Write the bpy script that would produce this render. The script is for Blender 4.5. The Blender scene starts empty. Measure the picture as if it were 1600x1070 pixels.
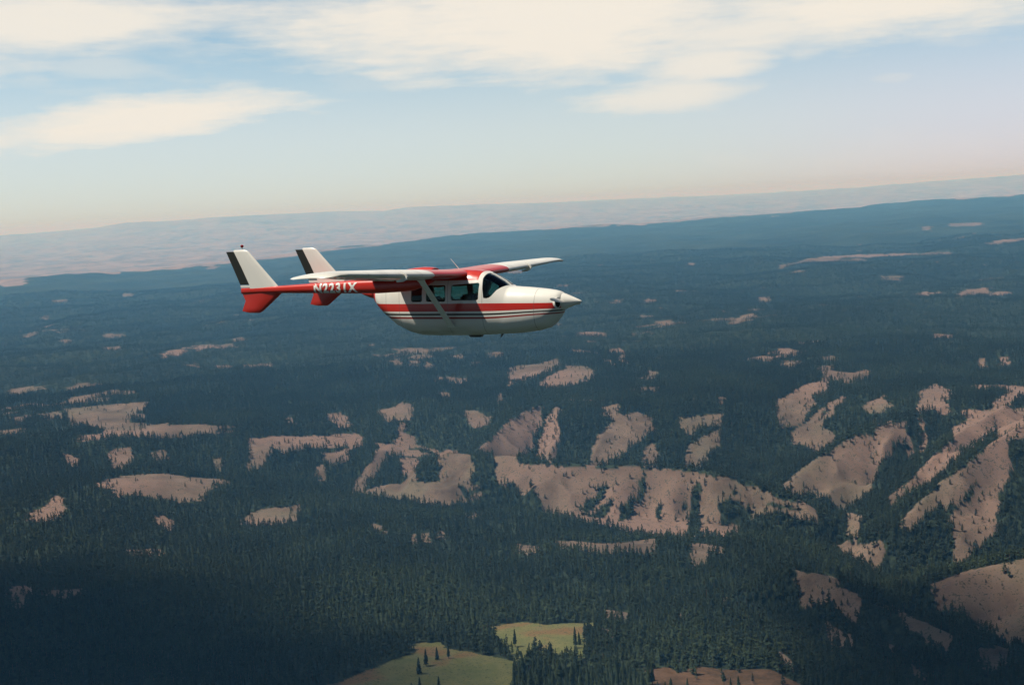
import bpy, bmesh, math, random
import numpy as np
from mathutils import Matrix, Vector
rng = np.random.default_rng(7); random.seed(7)
SC = bpy.context.scene
COL = SC.collection

# ------------------------------------------------------------------ camera, sky, sun, exposure
HC = 600.0                                  # camera height above the datum of the plateau
F = 1806.0                                  # focal length in pixels of the 1600 px wide frame
up = np.array([-0.054, -1.0, -0.1202]); up /= np.linalg.norm(up)
fw = np.array([0, 0, 1.0]) - up[2] * up; fw /= np.linalg.norm(fw)
rt = np.cross(fw, up)
RWC = np.array([rt, fw, up])                # camera (right, down, forward) -> world
CAM = np.array([0.0, 0.0, HC])
cd = bpy.data.cameras.new('camera'); cam = bpy.data.objects.new('camera', cd); COL.objects.link(cam)
cd.sensor_width = 36; cd.lens = F * 36 / 1600; cd.clip_start = 0.5; cd.clip_end = 300000
m = np.eye(4); m[:3, 0] = RWC[:, 0]; m[:3, 1] = -RWC[:, 1]; m[:3, 2] = -RWC[:, 2]; m[:3, 3] = CAM
cam.matrix_world = Matrix(m.tolist()); SC.camera = cam

# aircraft pose: local x = aft, y = starboard, z = up
PM = np.array([[-0.89818618, -0.43832018, -0.03371955], [-0.00724581, 0.09145244, -0.99578308], [0.43955555, -0.89415428, -0.0853173]])
PT = np.array([1.61072635, -0.94162359, 26.76502651])

to_sun = RWC @ PM @ np.array([0.50, 0.36, 1.0]); to_sun /= np.linalg.norm(to_sun)
SUN_EL = math.asin(to_sun[2]); SUN_AZ = math.atan2(to_sun[0], to_sun[1])
sd = bpy.data.lights.new('sun', 'SUN'); sd.energy = 5.0; sd.angle = math.radians(0.53); sd.color = (1.0, 0.93, 0.82)
so = bpy.data.objects.new('sun', sd); COL.objects.link(so)
so.rotation_euler = Vector(to_sun.tolist()).to_track_quat('Z', 'Y').to_euler(); so.location = (0, 0, 3000)
SC.view_settings.view_transform = 'Standard'; SC.view_settings.look = 'None'
SC.view_settings.exposure = 0.16; SC.view_settings.gamma = 1.0; SC.view_settings.use_curve_mapping = False
SC.cycles.use_denoising = True
SC.cycles.max_bounces = 6; SC.cycles.volume_bounces = 3; SC.cycles.transparent_max_bounces = 12

class NT:                                   # small helper to write node trees as expressions
    def __init__(s, tree): s.t = tree; s.n = tree.nodes; s.l = tree.links; s.n.clear()
    def put(s, sock, v):
        if isinstance(v, bpy.types.NodeSocket): s.l.new(v, sock)
        elif v is not None: sock.default_value = v
    def node(s, typ, ins=None, out=0, **kw):
        n = s.n.new(typ)
        for k, v in kw.items(): setattr(n, k, v)
        for k, v in (ins or {}).items(): s.put(n.inputs[k], v)
        return n if out is None else n.outputs[out]
    def m(s, op, a, b=None, c=None, clamp=False):
        n = s.n.new('ShaderNodeMath'); n.operation = op; n.use_clamp = clamp
        for i, v in enumerate((a, b, c)):
            if v is not None: s.put(n.inputs[i], v)
        return n.outputs[0]
    def mix(s, f, a, b, mode='MIX'):
        n = s.n.new('ShaderNodeMix'); n.data_type = 'RGBA'; n.blend_type = mode
        s.put(n.inputs[0], f)
        for i, v in ((6, a), (7, b)):
            if isinstance(v, tuple) and len(v) == 3: v = (*v, 1)
            s.put(n.inputs[i], v)
        return n.outputs[2]
    def smooth(s, v, a, b, lo=0.0, hi=1.0):
        n = s.n.new('ShaderNodeMapRange'); n.interpolation_type = 'SMOOTHSTEP'
        s.put(n.inputs[0], v); n.inputs[1].default_value = a; n.inputs[2].default_value = b
        n.inputs[3].default_value = lo; n.inputs[4].default_value = hi
        return n.outputs[0]
    def noise(s, vec, scale, detail=4, rough=0.55, **kw):
        return s.node('ShaderNodeTexNoise', {'Vector': vec, 'Scale': scale, 'Detail': detail, 'Roughness': rough}, **kw)

def ray(u, v):                              # photograph pixel -> world direction
    d = RWC @ np.array([(u - 800) / F, (v - 535) / F, 1.0]); return d / np.linalg.norm(d)

def build_world():
    w = bpy.data.worlds.new('World'); SC.world = w; w.use_nodes = True
    N = NT(w.node_tree)
    sky = N.node('ShaderNodeTexSky', sky_type='NISHITA', sun_disc=False, sun_elevation=SUN_EL, sun_rotation=SUN_AZ,
                 altitude=1500, air_density=1.0, dust_density=1.6, ozone_density=1.0)
    gen = N.node('ShaderNodeTexCoord')
    sep = N.node('ShaderNodeSeparateXYZ', {0: gen}, out=None)
    az = N.m('MULTIPLY', N.m('ARCTAN2', sep.outputs[0], sep.outputs[1]), 57.2958)
    el = N.m('MULTIPLY', N.m('ARCSINE', sep.outputs[2]), 57.2958)
    P = N.node('ShaderNodeCombineXYZ', {0: az, 1: el, 2: 0.0})
    # wisps stretched along the wind
    def streak(sx, sy, rot, sc, det, off):
        mp = N.node('ShaderNodeMapping', {'Vector': P, 'Rotation': (0, 0, math.radians(rot)), 'Scale': (sx, sy, 1), 'Location': (off, off * .7, 0)})
        return N.noise(mp, sc, det, 0.6)
    n1 = N.m('SUBTRACT', streak(.35, 1.0, 4, .35, 6, 3), .5)
    n2 = N.m('SUBTRACT', streak(.22, 1.5, -8, 1.5, 10, 9), .5)
    wob = N.m('ADD', N.m('MULTIPLY', n1, 1.5), N.m('MULTIPLY', n2, .8))
    # banks of cloud: centre and half axes given as directions
    banks = [(820, 30, 470, 104, 2, 1.0), (1180, 45, 300, 60, 5, .9), (1340, 5, 420, 62, 6, 1.0), (1120, 95, 130, 42, 6, .9), (1055, 150, 175, 34, 5, .85),
             (205, 192, 320, 40, 8, 1.0), (90, 28, 270, 52, 5, .95), (160, 106, 95, 20, 3, .42), (1395, 122, 52, 12, 0, .45),
             (1420, 238, 460, 80, 3, .45), (620, 128, 260, 30, 4, .32), (760, 172, 90, 11, 2, .3), (980, 205, 300, 26, 3, .22),
             (1750, -60, 400, 60, 6, .9), (-250, 130, 260, 60, 8, .8), (300, -120, 600, 90, 5, .9), (1100, -160, 700, 90, 5, .9)]
    total = None
    for (u, v, a, b, rot, op) in banks:
        d = ray(u, v); ca = math.degrees(math.atan2(d[0], d[1])); ce = math.degrees(math.asin(d[2]))
        ra = a / F * 57.3; rb = b / F * 57.3
        dx = N.m('SUBTRACT', az, ca); dy = N.m('SUBTRACT', el, ce); c, s_ = math.cos(math.radians(rot - 3.1)), math.sin(math.radians(rot - 3.1))
        p = N.m('DIVIDE', N.m('ADD', N.m('MULTIPLY', dx, c), N.m('MULTIPLY', dy, s_)), ra)
        q = N.m('DIVIDE', N.m('SUBTRACT', N.m('MULTIPLY', dy, c), N.m('MULTIPLY', dx, s_)), rb)
        r = N.m('SQRT', N.m('ADD', N.m('MULTIPLY', p, p), N.m('MULTIPLY', q, q)))
        k = N.m('MULTIPLY', N.smooth(N.m('ADD', N.m('SUBTRACT', 1.0, r), wob), -.40, .74), op)
        total = k if total is None else N.m('MAXIMUM', total, k)
    # thin high veil between the banks
    veil = N.m('MULTIPLY', N.smooth(N.m('ADD', n1, N.m('MULTIPLY', n2, .5)), -.3, .4), .5)
    veil = N.m('MAXIMUM', veil, N.m('MULTIPLY', N.smooth(el, 9.5, 3), .42))
    mask = N.m('MAXIMUM', total, veil)
    shade = N.m('MULTIPLY', N.smooth(n2, -.25, .25), .10)
    cloud = N.mix(shade, (16.1, 15.0, 13.2), (14.2, 13.8, 13.3))
    lav = N.smooth(az, 4, 24)               # the air is pinker to the right
    low = N.smooth(el, 9.0, .2)
    tint = N.mix(low, (2.12, 2.32, 2.14), N.mix(lav, (1.58, 1.92, 2.28), (1.66, 1.60, 2.40)))
    base = N.mix(1.0, sky, tint, 'MULTIPLY')
    out = N.mix(mask, base, cloud)
    # clear deep blue overhead, the thin cloud lies low in this direction
    hi = N.smooth(el, 12, 36)
    deep = N.mix(1.0, sky, (.6, .68, .76), 'MULTIPLY')
    out = N.mix(hi, out, deep)
    # away from the view the air is clear and the low sky is a plain darker blue
    side = N.smooth(N.m('ABSOLUTE', az), 42, 80)
    out = N.mix(side, out, N.mix(1.0, sky, (.32, .37, .43), 'MULTIPLY'))
    bg = N.node('ShaderNodeBackground', {'Color': out, 'Strength': 0.05})
    o = N.node('ShaderNodeOutputWorld', out=None); N.l.new(bg, o.inputs[0])
build_world()

# ------------------------------------------------------------------ object helpers
def tag(o, label=None, cat=None, group=None, kind=None):
    for k, v in (('label', label), ('category', cat), ('group', group), ('kind', kind)):
        if v: o[k] = v
    return o
def mat(name, color, rough=0.6, metal=0.0, coat=0.0, spec=0.5):
    M = bpy.data.materials.new(name); M.use_nodes = True; N = NT(M.node_tree)
    if callable(color): color = color(N)
    elif len(color) == 3: color = (*color, 1)
    b = N.node('ShaderNodeBsdfPrincipled', {'Base Color': color, 'Roughness': rough, 'Metallic': metal, 'Coat Weight': coat, 'Coat Roughness': .06, 'Specular IOR Level': spec}, out=None)
    o = N.node('ShaderNodeOutputMaterial', out=None); N.l.new(b.outputs[0], o.inputs[0])
    return M
def mesh_obj(name, verts, faces, material, parent=None, smooth=True):
    me = bpy.data.meshes.new(name); me.from_pydata([tuple(map(float, v)) for v in verts], [], [tuple(map(int, f)) for f in faces])
    if material: me.materials.append(material)
    me.validate(); me.update()
    if smooth: me.shade_smooth()
    o = bpy.data.objects.new(name, me); COL.objects.link(o)
    if parent: o.parent = parent
    return o
def fix_normals(o):
    bm = bmesh.new(); bm.from_mesh(o.data); bmesh.ops.recalc_face_normals(bm, faces=bm.faces); bm.to_mesh(o.data); bm.free()
    return o

# ------------------------------------------------------------------ terrain
def hash2(ix, iy, seed):
    h = (ix.astype(np.int64) * 374761393 + iy.astype(np.int64) * 668265263 + seed * 974634777) & 0xffffffff
    h = ((h ^ (h >> 13)) * 1274126177) & 0xffffffff
    h = h ^ (h >> 16)
    return (h & 0xffffff) / float(0xffffff)
def vnoise(x, y, lam, seed=0):
    x = x / lam; y = y / lam; ix = np.floor(x); iy = np.floor(y); fx = x - ix; fy = y - iy
    fx = fx * fx * fx * (fx * (fx * 6 - 15) + 10); fy = fy * fy * fy * (fy * (fy * 6 - 15) + 10)
    a = hash2(ix, iy, seed); b = hash2(ix + 1, iy, seed); c = hash2(ix, iy + 1, seed); d = hash2(ix + 1, iy + 1, seed)
    return (a * (1 - fx) + b * fx) * (1 - fy) + (c * (1 - fx) + d * fx) * fy - 0.5
def fbm(x, y, lam, seed=0, octv=4, gain=0.5):
    s = 0; a = 1.0
    for i in range(octv):
        c, sn = math.cos(1.1 * i + .4), math.sin(1.1 * i + .4)
        s = s + a * vnoise(x * c - y * sn + 37.1 * i, x * sn + y * c - 91.7 * i, lam, seed + i); lam /= 2.03; a *= gain
    return s
def at(u, v, D):                            # point seen at a pixel, at horizontal distance D
    d = ray(u, v); return CAM + d * (D / math.hypot(d[0], d[1]))
def sstep(x, a, b):
    t = np.clip((x - a) / (b - a), 0, 1); return t * t * (3 - 2 * t)

EDGE = [(-300, 455, 13500), (0, 440, 14000), (100, 430, 14500), (200, 426, 15000), (330, 413, 15500), (480, 393, 17000), (600, 381, 18000), (800, 361, 20000),
        (1000, 349, 21000), (1200, 334, 22000), (1450, 314, 23000), (1600, 304, 24000), (1900, 285, 25000)]
_e = np.array([at(*p) for p in EDGE]); E_AZ = np.arctan2(_e[:, 0], _e[:, 1]); E_D = np.hypot(_e[:, 0], _e[:, 1]); E_Z = _e[:, 2]
SKY = [(-300, 379), (0, 369), (60, 365), (100, 362), (150, 357), (200, 348), (250, 347), (300, 344), (350, 335), (400, 333), (500, 331), (600, 331), (640, 325), (800, 320), (1000, 312), (1200, 303), (1330, 295), (1450, 286), (1600, 275), (1900, 262)]
FAR_D = 62000.0
_s = np.array([at(u, v, FAR_D) for u, v in SKY]); S_AZ = np.arctan2(_s[:, 0], _s[:, 1]); S_Z = _s[:, 2]

def base_h(x, y):
    D = np.hypot(x, y); az = np.arctan2(x, y)
    z = np.interp(D, [0, 900, 1250, 1800, 2300, 2700, 3100, 4000], [130, 120, 108, 52, 0, -5, 40, 40])
    ed = np.interp(az, E_AZ, E_D); ez = np.interp(az, E_AZ, E_Z)
    t = np.clip((D - 4000) / (ed - 4000), 0, 1)
    z = np.where(D > 4000, 40 * (1 - t) + (ez - 40 * 0) * t - 70 * np.sin(t * math.pi) * .6, z)
    beyond = np.clip((D - ed) / 3500, 0, 1)
    z = z * (1 - sstep(beyond, 0, 1)) + (-130) * sstep(beyond, 0, 1)
    sz = np.interp(az, S_AZ, S_Z)
    far = sstep(D, 30000, FAR_D)
    z = z + (sz + 130) * far * (D > ed)
    return z
CTRL = [ # canyon and valley floors, benches, rims: (pixel u, pixel v, horizontal distance)
    (230, 683, 3000), (80, 690, 3000), (380, 684, 3000), (500, 682, 3020), (170, 735, 2780), (300, 738, 2780), (60, 745, 2760), (420, 745, 2760),
    (240, 741, 2560), (300, 748, 2540), (200, 750, 2550), (350, 760, 2520), (280, 778, 2440), (80, 778, 2400), (60, 806, 2320),
    (450, 790, 2360), (410, 814, 2270), (260, 812, 2280), (560, 770, 2600), (650, 754, 2650), (740, 758, 2640), (650, 778, 2500), (620, 800, 2380), (780, 800, 2380),
    (950, 835, 2130), (1050, 838, 2150), (850, 810, 2200), (1130, 836, 2180),
    (900, 846, 1960), (980, 848, 1950), (1020, 846, 1940), (820, 860, 1930), (1120, 860, 1960),
    (1100, 900, 1750), (950, 930, 1620), (1150, 950, 1580), (700, 930, 1600), (850, 980, 1420), (700, 1030, 1280), (1100, 1045, 1240),
    (300, 900, 1800), (150, 960, 1560), (450, 970, 1500), (30, 925, 1700),
    (1250, 850, 2080), (1330, 866, 1980), (1200, 880, 1880), (1530, 1020, 1330), (1420, 1050, 1270)]
CTRLZ = [ # hidden floors given by height: (pixel u, distance, z)
    (700, 2800, -70), (800, 2680, -78), (900, 2650, -80), (1000, 2660, -82), (1100, 2660, -84), (1180, 2560, -90), (1250, 2450, -100), (1330, 2330, -105), (1400, 2120, -112),
    (1480, 1980, -112), (1560, 1920, -105), (1650, 1950, -90), (1420, 1830, -95), (1320, 1850, -60), (1650, 2200, -70), (1530, 2200, -90), (1450, 1650, -60), (1600, 1560, -20),
    (1450, 2480, -95), (1500, 2680, -40), (1600, 3050, 50), (1450, 3150, 40), (1300, 3200, 15), (1300, 2920, -70), (1200, 2900, -70), (1700, 2600, 40), (900, 3250, 45), (1050, 3250, 42), (760, 3250, 40), (620, 3200, 42), (1200, 3500, 30)]
pts = [at(*c) for c in CTRL]
for (u, D, z) in CTRLZ:
    d = ray(u, 700); h = math.hypot(d[0], d[1]); pts.append(np.array([d[0] / h * D, d[1] / h * D, z]))
pts = np.array(pts)
SIG = 170.0
K = np.exp(-((pts[:, None, 0] - pts[None, :, 0]) ** 2 + (pts[:, None, 1] - pts[None, :, 1]) ** 2) / (2 * SIG ** 2))
W = np.linalg.solve(K + 0.12 * np.eye(len(pts)), pts[:, 2] - base_h(pts[:, 0], pts[:, 1]))
CRESTS = [ # ridge lines: points, slope of the flanks
    ([(700, 711, 2560), (760, 717, 2500), (830, 723, 2440), (920, 731, 2400), (1000, 729, 2400), (1067, 734, 2390), (1110, 740, 2380), (1153, 749, 2370), (1200, 767, 2350), (1260, 792, 2300)], .50),
    ([(1225, 757, 2560), (1265, 724, 2640), (1310, 698, 2720), (1367, 671, 2800), (1420, 656, 2900), (1500, 630, 3100)], .50),
    ([(1385, 785, 2400), (1415, 760, 2440), (1470, 705, 2600), (1510, 668, 2750), (1570, 637, 2900)], .52),
    ([(1400, 820, 2160), (1435, 786, 2230), (1475, 751, 2320), (1515, 722, 2400), (1560, 690, 2500), (1620, 650, 2650), (1720, 610, 2800)], .50),
    ([(1452, 913, 1690), (1501, 896, 1710), (1553, 883, 1730), (1600, 872, 1750), (1720, 850, 1800)], .42),
    ([(1235, 890, 1660), (1300, 900, 1600), (1345, 929, 1550), (1395, 948, 1500), (1430, 962, 1460), (1490, 992, 1400), (1560, 1012, 1340)], .45),
    ([(1190, 1000, 1420), (1250, 1030, 1330), (1290, 1060, 1250)], .40),
    ([(1275, 975, 1440), (1330, 993, 1390), (1400, 1010, 1340)], .42),
    ([(840, 842, 1975), (892, 847, 1960), (941, 849, 1950), (983, 847, 1945), (1022, 843, 1945)], .40),
    ([(849, 636, 3120), (800, 658, 2980), (743, 706, 2760)], .55),
    ([(870, 634, 3120), (874, 680, 2940), (850, 722, 2780)], .60),
    ([(1000, 641, 3150), (950, 668, 2980), (918, 727, 2760)], .55),
    ([(1125, 655, 3120), (1090, 685, 2960), (1067, 731, 2780)], .55),
    ([(690, 701, 3010), (620, 694, 3000), (590, 705, 2900), (556, 765, 2650)], .50),
    ([(740, 712, 2900), (715, 735, 2780), (700, 752, 2680)], .50),
    ([(1290, 592, 4100), (1216, 640, 3450)], .35), ([(1318, 619, 3700), (1240, 680, 3050)], .40),
    ([(875, 561, 4700), (800, 592, 4250)], .35), ([(925, 575, 4500), (845, 602, 4150)], .35)]
CR = [(np.array([at(*p) for p in c]), k) for c, k in CRESTS]
def height(x, y):
    x = np.asarray(x, float); y = np.asarray(y, float); sh = x.shape; x = x.ravel(); y = y.ravel()
    D = np.hypot(x, y); z = base_h(x, y)
    near = D < 5500
    if near.any():
        xn, yn = x[near], y[near]; r = np.zeros(len(xn))
        for p, w in zip(pts, W):
            d2 = (xn - p[0]) ** 2 + (yn - p[1]) ** 2
            k = d2 < (4 * SIG) ** 2
            if k.any(): r[k] += w * np.exp(-d2[k] / (2 * SIG ** 2))
        z[near] += r
    near2 = (D > 1000) & (D < 5500)
    xn, yn = x[near2], y[near2]; zn = z[near2]
    gul = 32 * np.abs(fbm(xn, yn, 140, 40, 3)) * 2
    for P, k in CR:
        best = np.full(len(xn), -1e9)
        sel = (xn > P[:, 0].min() - 500) & (xn < P[:, 0].max() + 500) & (yn > P[:, 1].min() - 500) & (yn < P[:, 1].max() + 500)
        if not sel.any(): continue
        xs, ys = xn[sel], yn[sel]; b = best[sel]
        for a, c in zip(P[:-1], P[1:]):
            dx, dy = c[0] - a[0], c[1] - a[1]; t = np.clip(((xs - a[0]) * dx + (ys - a[1]) * dy) / (dx * dx + dy * dy), 0, 1)
            d = np.hypot(xs - a[0] - t * dx, ys - a[1] - t * dy)
            b = np.maximum(b, a[2] + (c[2] - a[2]) * t - k * (np.sqrt(d * d + 36) - 6) - gul[sel] * np.clip(d / 70, 0, 1))
        zs = zn[sel]; s = 9.0
        hm = np.maximum(zs, b); zn[sel] = hm + np.maximum(0, s - np.abs(zs - b)) ** 2 / (4 * s)
    z[near2] = zn
    amp = np.interp(D, [0, 1500, 3000, 4000, 9000, 20000, 26000, 45000, 62000, 75000], [8, 10, 10, 34, 58, 34, 60, 120, 60, 60])
    z = z + amp * fbm(x, y, 900, 3, 5) * np.interp(D, [2000, 4000], [.6, 1])
    z = z + np.interp(D, [1000, 3000, 5000, 9000], [9, 22, 30, 14]) * fbm(x, y, 250, 11, 4)
    z = z - np.interp(D, [3300, 5000, 12000, 20000], [0, 26, 40, 10]) * np.clip(.28 - np.abs(fbm(x, y * .8, 1500, 21, 4)), 0, 1) * 2.2
    z = z + np.interp(D, [24000, 40000, 62000], [0, 170, 90]) * fbm(x, y, 6500, 31, 4)
    z = np.where(D > 30000, np.minimum(z, 668 + 60 * fbm(x, y, 5000, 35, 4)), z)
    return z.reshape(sh)
def ground(u, v, dmin=1000.0):              # where the view ray of a pixel meets the ground
    d = ray(u, v); h = math.hypot(d[0], d[1])
    Ds = np.geomspace(dmin, 80000, 2600); P = CAM[:, None] + d[:, None] / h * Ds
    below = P[2] < height(P[0], P[1]); i = int(np.argmax(below))
    if not below.any(): i = len(Ds) - 1
    if i == 0: return P[:2, 0]
    f0 = P[2, i - 1] - height(P[0, i - 1:i], P[1, i - 1:i])[0]; f1 = P[2, i] - height(P[0, i:i + 1], P[1, i:i + 1])[0]
    t = f0 / (f0 - f1) if f0 != f1 else 0; return P[:2, i - 1] * (1 - t) + P[:2, i] * t

GRASS = """97,639 115,637 157,633 201,630 228,627 234,631 217,638 209,646 228,647 226,651 201,652 195,655 209,660 262,664 314,663 377,667 353,670 301,672 267,677 222,679 183,677 167,682 115,686 131,680 162,675 146,669 125,661 105,658 102,647
99,612 118,599 157,598 160,603 131,608 105,614
16,607 44,604 72,603 47,608 16,614
59,647 92,641 91,645 76,650
20,652 48,651 44,657 29,660
-20,673 0,672 42,668 16,675 -20,678
171,703 205,698 204,714 192,733 170,733 180,720 170,713
233,707 256,701 264,711 246,715
331,728 334,717 349,715 343,730
101,707 123,718 118,723 105,718
146,757 183,745 230,739 259,739 288,745 335,747 364,754 337,758 317,765 323,772 285,778 251,770 199,766 167,770 183,758
39,804 63,794 84,775 97,777 101,794 86,804 68,808
233,807 256,806 269,813 269,828 256,822
148,544 183,541 199,540 183,545
248,553 265,552 256,558
337,571 365,569 365,573 340,574
380,571 424,567 424,571 385,573
510,645 531,643 550,660 531,663 512,651
588,639 609,637 628,628 646,635 643,647 607,654 594,646
613,689 625,673 625,660 635,662 635,676 651,686 648,693
384,684 442,681 484,681 531,679 557,675 569,681 567,689 546,697 542,689 523,689 478,690 452,700 437,702 431,694 416,707 397,727 383,730 392,712 388,702
554,768 557,749 580,718 593,698 583,693 612,694 604,705 594,722 580,740 568,760 572,768
588,694 630,693 662,697 688,702 714,707 737,713 724,716 688,708 661,700 609,705
625,718 654,710 648,749 633,749
685,710 737,716 729,750 687,750
567,768 596,758 648,751 688,751 748,755 751,762 701,762 688,776 635,773 599,771
490,734 499,723 512,734 510,747 497,744
505,708 520,705 550,700 540,712 515,722
376,812 390,802 416,794 447,792 463,787 473,786 463,794 463,809 426,813 400,816
616,561 625,563 625,567 617,565
638,563 654,564 654,568 640,567
660,565 676,569 676,574 666,573
700,555 722,553 718,557
762,550 786,550 786,554 764,555
735,565 752,565 752,570 737,570
697,588 733,592 719,598 698,593
681,588 696,589 696,592 682,592
686,613 704,614 704,618 688,618
777,613 787,618 787,628 780,626
722,642 743,641 766,654 743,661
442,655 455,653 464,659 450,660
743,705 770,684 800,656 834,637 849,636 847,652 834,668 826,687 816,707 804,716 790,740 775,730 765,705 755,704
793,576 816,570 839,569 865,560 876,562 876,569 852,581 834,590 813,592 795,600
841,596 873,579 889,571 920,573 928,582 918,592 873,607 847,604
964,560 975,553 982,566 970,565
1001,590 1017,578 1030,581 1029,588 1009,590
1020,563 1035,556 1033,562 1024,566
1119,620 1132,620 1131,625 1120,624
945,561 957,562 957,568 947,567
852,671 857,652 868,634 875,640 872,673 874,720 821,715 839,694
915,728 925,702 936,679 967,650 993,642 1022,652 1020,665 996,686 967,705 946,707 928,727
939,637 967,631 970,642 954,652
1062,652 1088,648 1130,647 1124,655 1090,660 1080,673 1067,666
1067,731 1072,697 1098,681 1127,665 1114,694 1088,723 1077,731
1004,728 1007,697 1020,692 1028,710 1026,728
770,719 800,720 873,727 941,731 1004,730 1067,734 1109,740 1153,749 1185,760 1212,775 1195,790 1160,800 1150,826 1100,833 1060,834 1022,836 991,830 960,818 905,810 868,798 850,788 840,760 815,745 790,735
1222,565 1252,563 1234,577
1276,573 1299,570 1302,579 1323,582 1357,578 1363,581 1341,588 1326,597 1305,590 1286,590 1286,579
1284,558 1299,555 1311,561 1299,561
1216,624 1252,603 1292,592 1294,605 1271,613 1273,629 1247,650 1221,655 1213,645
1237,676 1258,658 1276,645 1315,618 1318,621 1289,642 1278,655 1286,666 1310,679 1305,692 1284,702 1260,686 1242,684
1347,629 1378,618 1394,629 1378,637 1357,635
1435,613 1462,599 1488,611 1483,621 1462,624 1485,635 1435,641
1430,652 1443,650 1441,662
1365,652 1394,658 1383,664
1233,747 1265,723 1310,697 1367,671 1415,656 1418,666 1394,676 1394,686 1378,702 1370,718 1367,744 1357,770 1339,786 1320,781 1302,770 1292,765 1278,773 1271,773 1284,755 1278,747 1244,757 1234,757
1218,758 1230,752 1234,760 1222,764
1412,679 1422,681 1428,707 1420,705
1433,676 1447,677 1445,697
1412,760 1449,720 1488,692 1488,668 1509,658 1506,642 1540,639 1592,637 1630,640 1630,660 1570,680 1556,672 1540,680 1510,702 1480,725 1440,757 1418,770
1383,781 1409,757 1412,765 1390,785
1404,815 1435,783 1475,749 1514,720 1540,705 1545,694 1566,681 1579,686 1571,702 1577,731 1566,749 1561,775 1558,802 1556,820 1535,832 1527,842 1503,862 1488,858 1490,837 1488,815 1500,790 1520,768 1500,765 1480,780 1470,765 1455,785 1430,800 1420,812
1548,629 1582,608 1630,590 1630,608 1579,626 1566,637
1529,560 1543,559 1541,568 1531,568
1560,557 1579,557 1569,567
1200,765 1212,775 1250,785 1275,790 1280,805 1265,800 1220,785 1203,778
1320,802 1344,803 1343,820 1335,840 1328,835
1294,848 1375,849 1381,866 1362,879 1341,866 1326,868
1241,891 1252,892 1299,899 1310,902 1312,916 1344,929 1341,942 1328,942 1305,926 1302,913 1273,909 1252,910
1370,942 1396,947 1425,960 1451,976 1488,990 1485,995 1456,993 1435,973 1401,957
1454,912 1501,895 1553,882 1640,865 1640,985 1587,984 1558,989 1548,981 1540,968 1524,947 1532,936 1514,936 1488,929 1477,939 1464,921
1281,977 1305,984 1328,991 1328,997 1305,994 1297,1007 1292,991
1524,1012 1585,1012 1577,1028 1551,1037 1532,1031
1200,1012 1216,1018 1247,1036 1239,1040 1221,1031
1370,1001 1399,1008 1397,1012 1372,1006
1422,1033 1451,1057 1435,1051
844,841 892,846 941,848 983,846 1022,842 1024,855 1004,858 983,853 957,858 926,857 878,850
1101,831 1158,825 1164,829 1135,836 1114,833
1075,848 1114,850 1137,858 1114,858 1101,871 1077,876 1080,858
944,952 985,957 984,961 946,956
1057,957 1069,958 1066,962 1058,961
941,981 965,987 955,990
1128,929 1137,932 1134,937
805,849 844,852 830,860 815,860
642,834 651,834 651,841 643,842
659,833 672,831 671,838 661,839
680,830 690,829 690,834 681,835
575,815 583,818 606,825 602,828 580,821
714,802 766,802 740,808
10,925 25,915 50,916 52,926 35,940 18,942
65,922 133,919 100,927
191,859 255,857 250,863 195,862
83,469 105,467 104,471 84,472
160,522 191,521 191,525 161,525
97,530 112,530 112,533 98,533
65,493 76,493 76,496 66,496
322,417 340,416 340,419 323,420
193,458 209,458 208,462 194,462
1218,416 1263,404 1299,400 1346,398 1420,396 1485,393 1485,396 1420,399 1346,402 1299,404 1263,407 1220,419
1483,349 1535,348 1535,351 1484,352
1545,380 1566,375 1600,372 1640,370 1640,373 1600,375 1566,379 1546,383
1497,456 1527,451 1548,449 1547,453 1517,460 1500,460
1375,431 1409,431 1409,434 1376,434
1441,354 1455,354 1455,357 1442,357
1459,521 1488,523 1487,527 1462,526
1008,467 1022,468 1021,471 1009,471
898,519 930,518 948,520 948,524 930,525 900,523
1075,411 1085,411 1085,415 1076,415
1185,465 1205,466 1204,470 1187,470
280,760 300,758 300,761"""
MEADOW = """470,1100 490,1075 540,1062 600,1035 640,1021 655,1013 690,1012 740,1019 777,1026 800,1032 806,1040 800,1058 795,1100
764,978 800,972 826,972 852,976 889,974 933,973 933,978 912,986 912,999 915,1028 899,1028 852,1020 826,1022 815,1035 800,1030 795,1010 780,1000 768,990
633,1013 650,1005 690,1003 700,1010 660,1014"""
BROWN = """1004,1045 1040,1043 1060,1052 1077,1045 1100,1041 1130,1045 1200,1045 1225,1055 1250,1068 1255,1100 1010,1100 1020,1060"""
TREED = """905,804 926,775 936,757 948,757 941,775 923,794 910,805
918,807 936,791 957,778 957,791 941,810
967,815 970,791 994,775 999,747 1009,739 1007,765 994,791 978,812
1075,835 1080,781 1088,755 1098,757 1096,783 1091,835
1024,792 1032,790 1034,810 1027,812
1124,820 1124,789 1140,778 1166,791 1172,820
1143,768 1160,770 1160,776 1150,775
1067,788 1073,790 1072,802 1067,802
1502,780 1524,757 1530,760 1512,785"""
def polys(txt):
    out = []
    for line in txt.split('\n'):
        p = [tuple(map(float, q.split(','))) for q in line.split()]; dense = []
        for a, b in zip(p, p[1:] + p[:1]):
            n = max(1, int(math.hypot(a[0] - b[0], a[1] - b[1]) / 14))
            for i in range(n): dense.append((a[0] + (b[0] - a[0]) * i / n, a[1] + (b[1] - a[1]) * i / n))
        out.append(np.array([ground(*q) for q in dense]))
    return out
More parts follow.
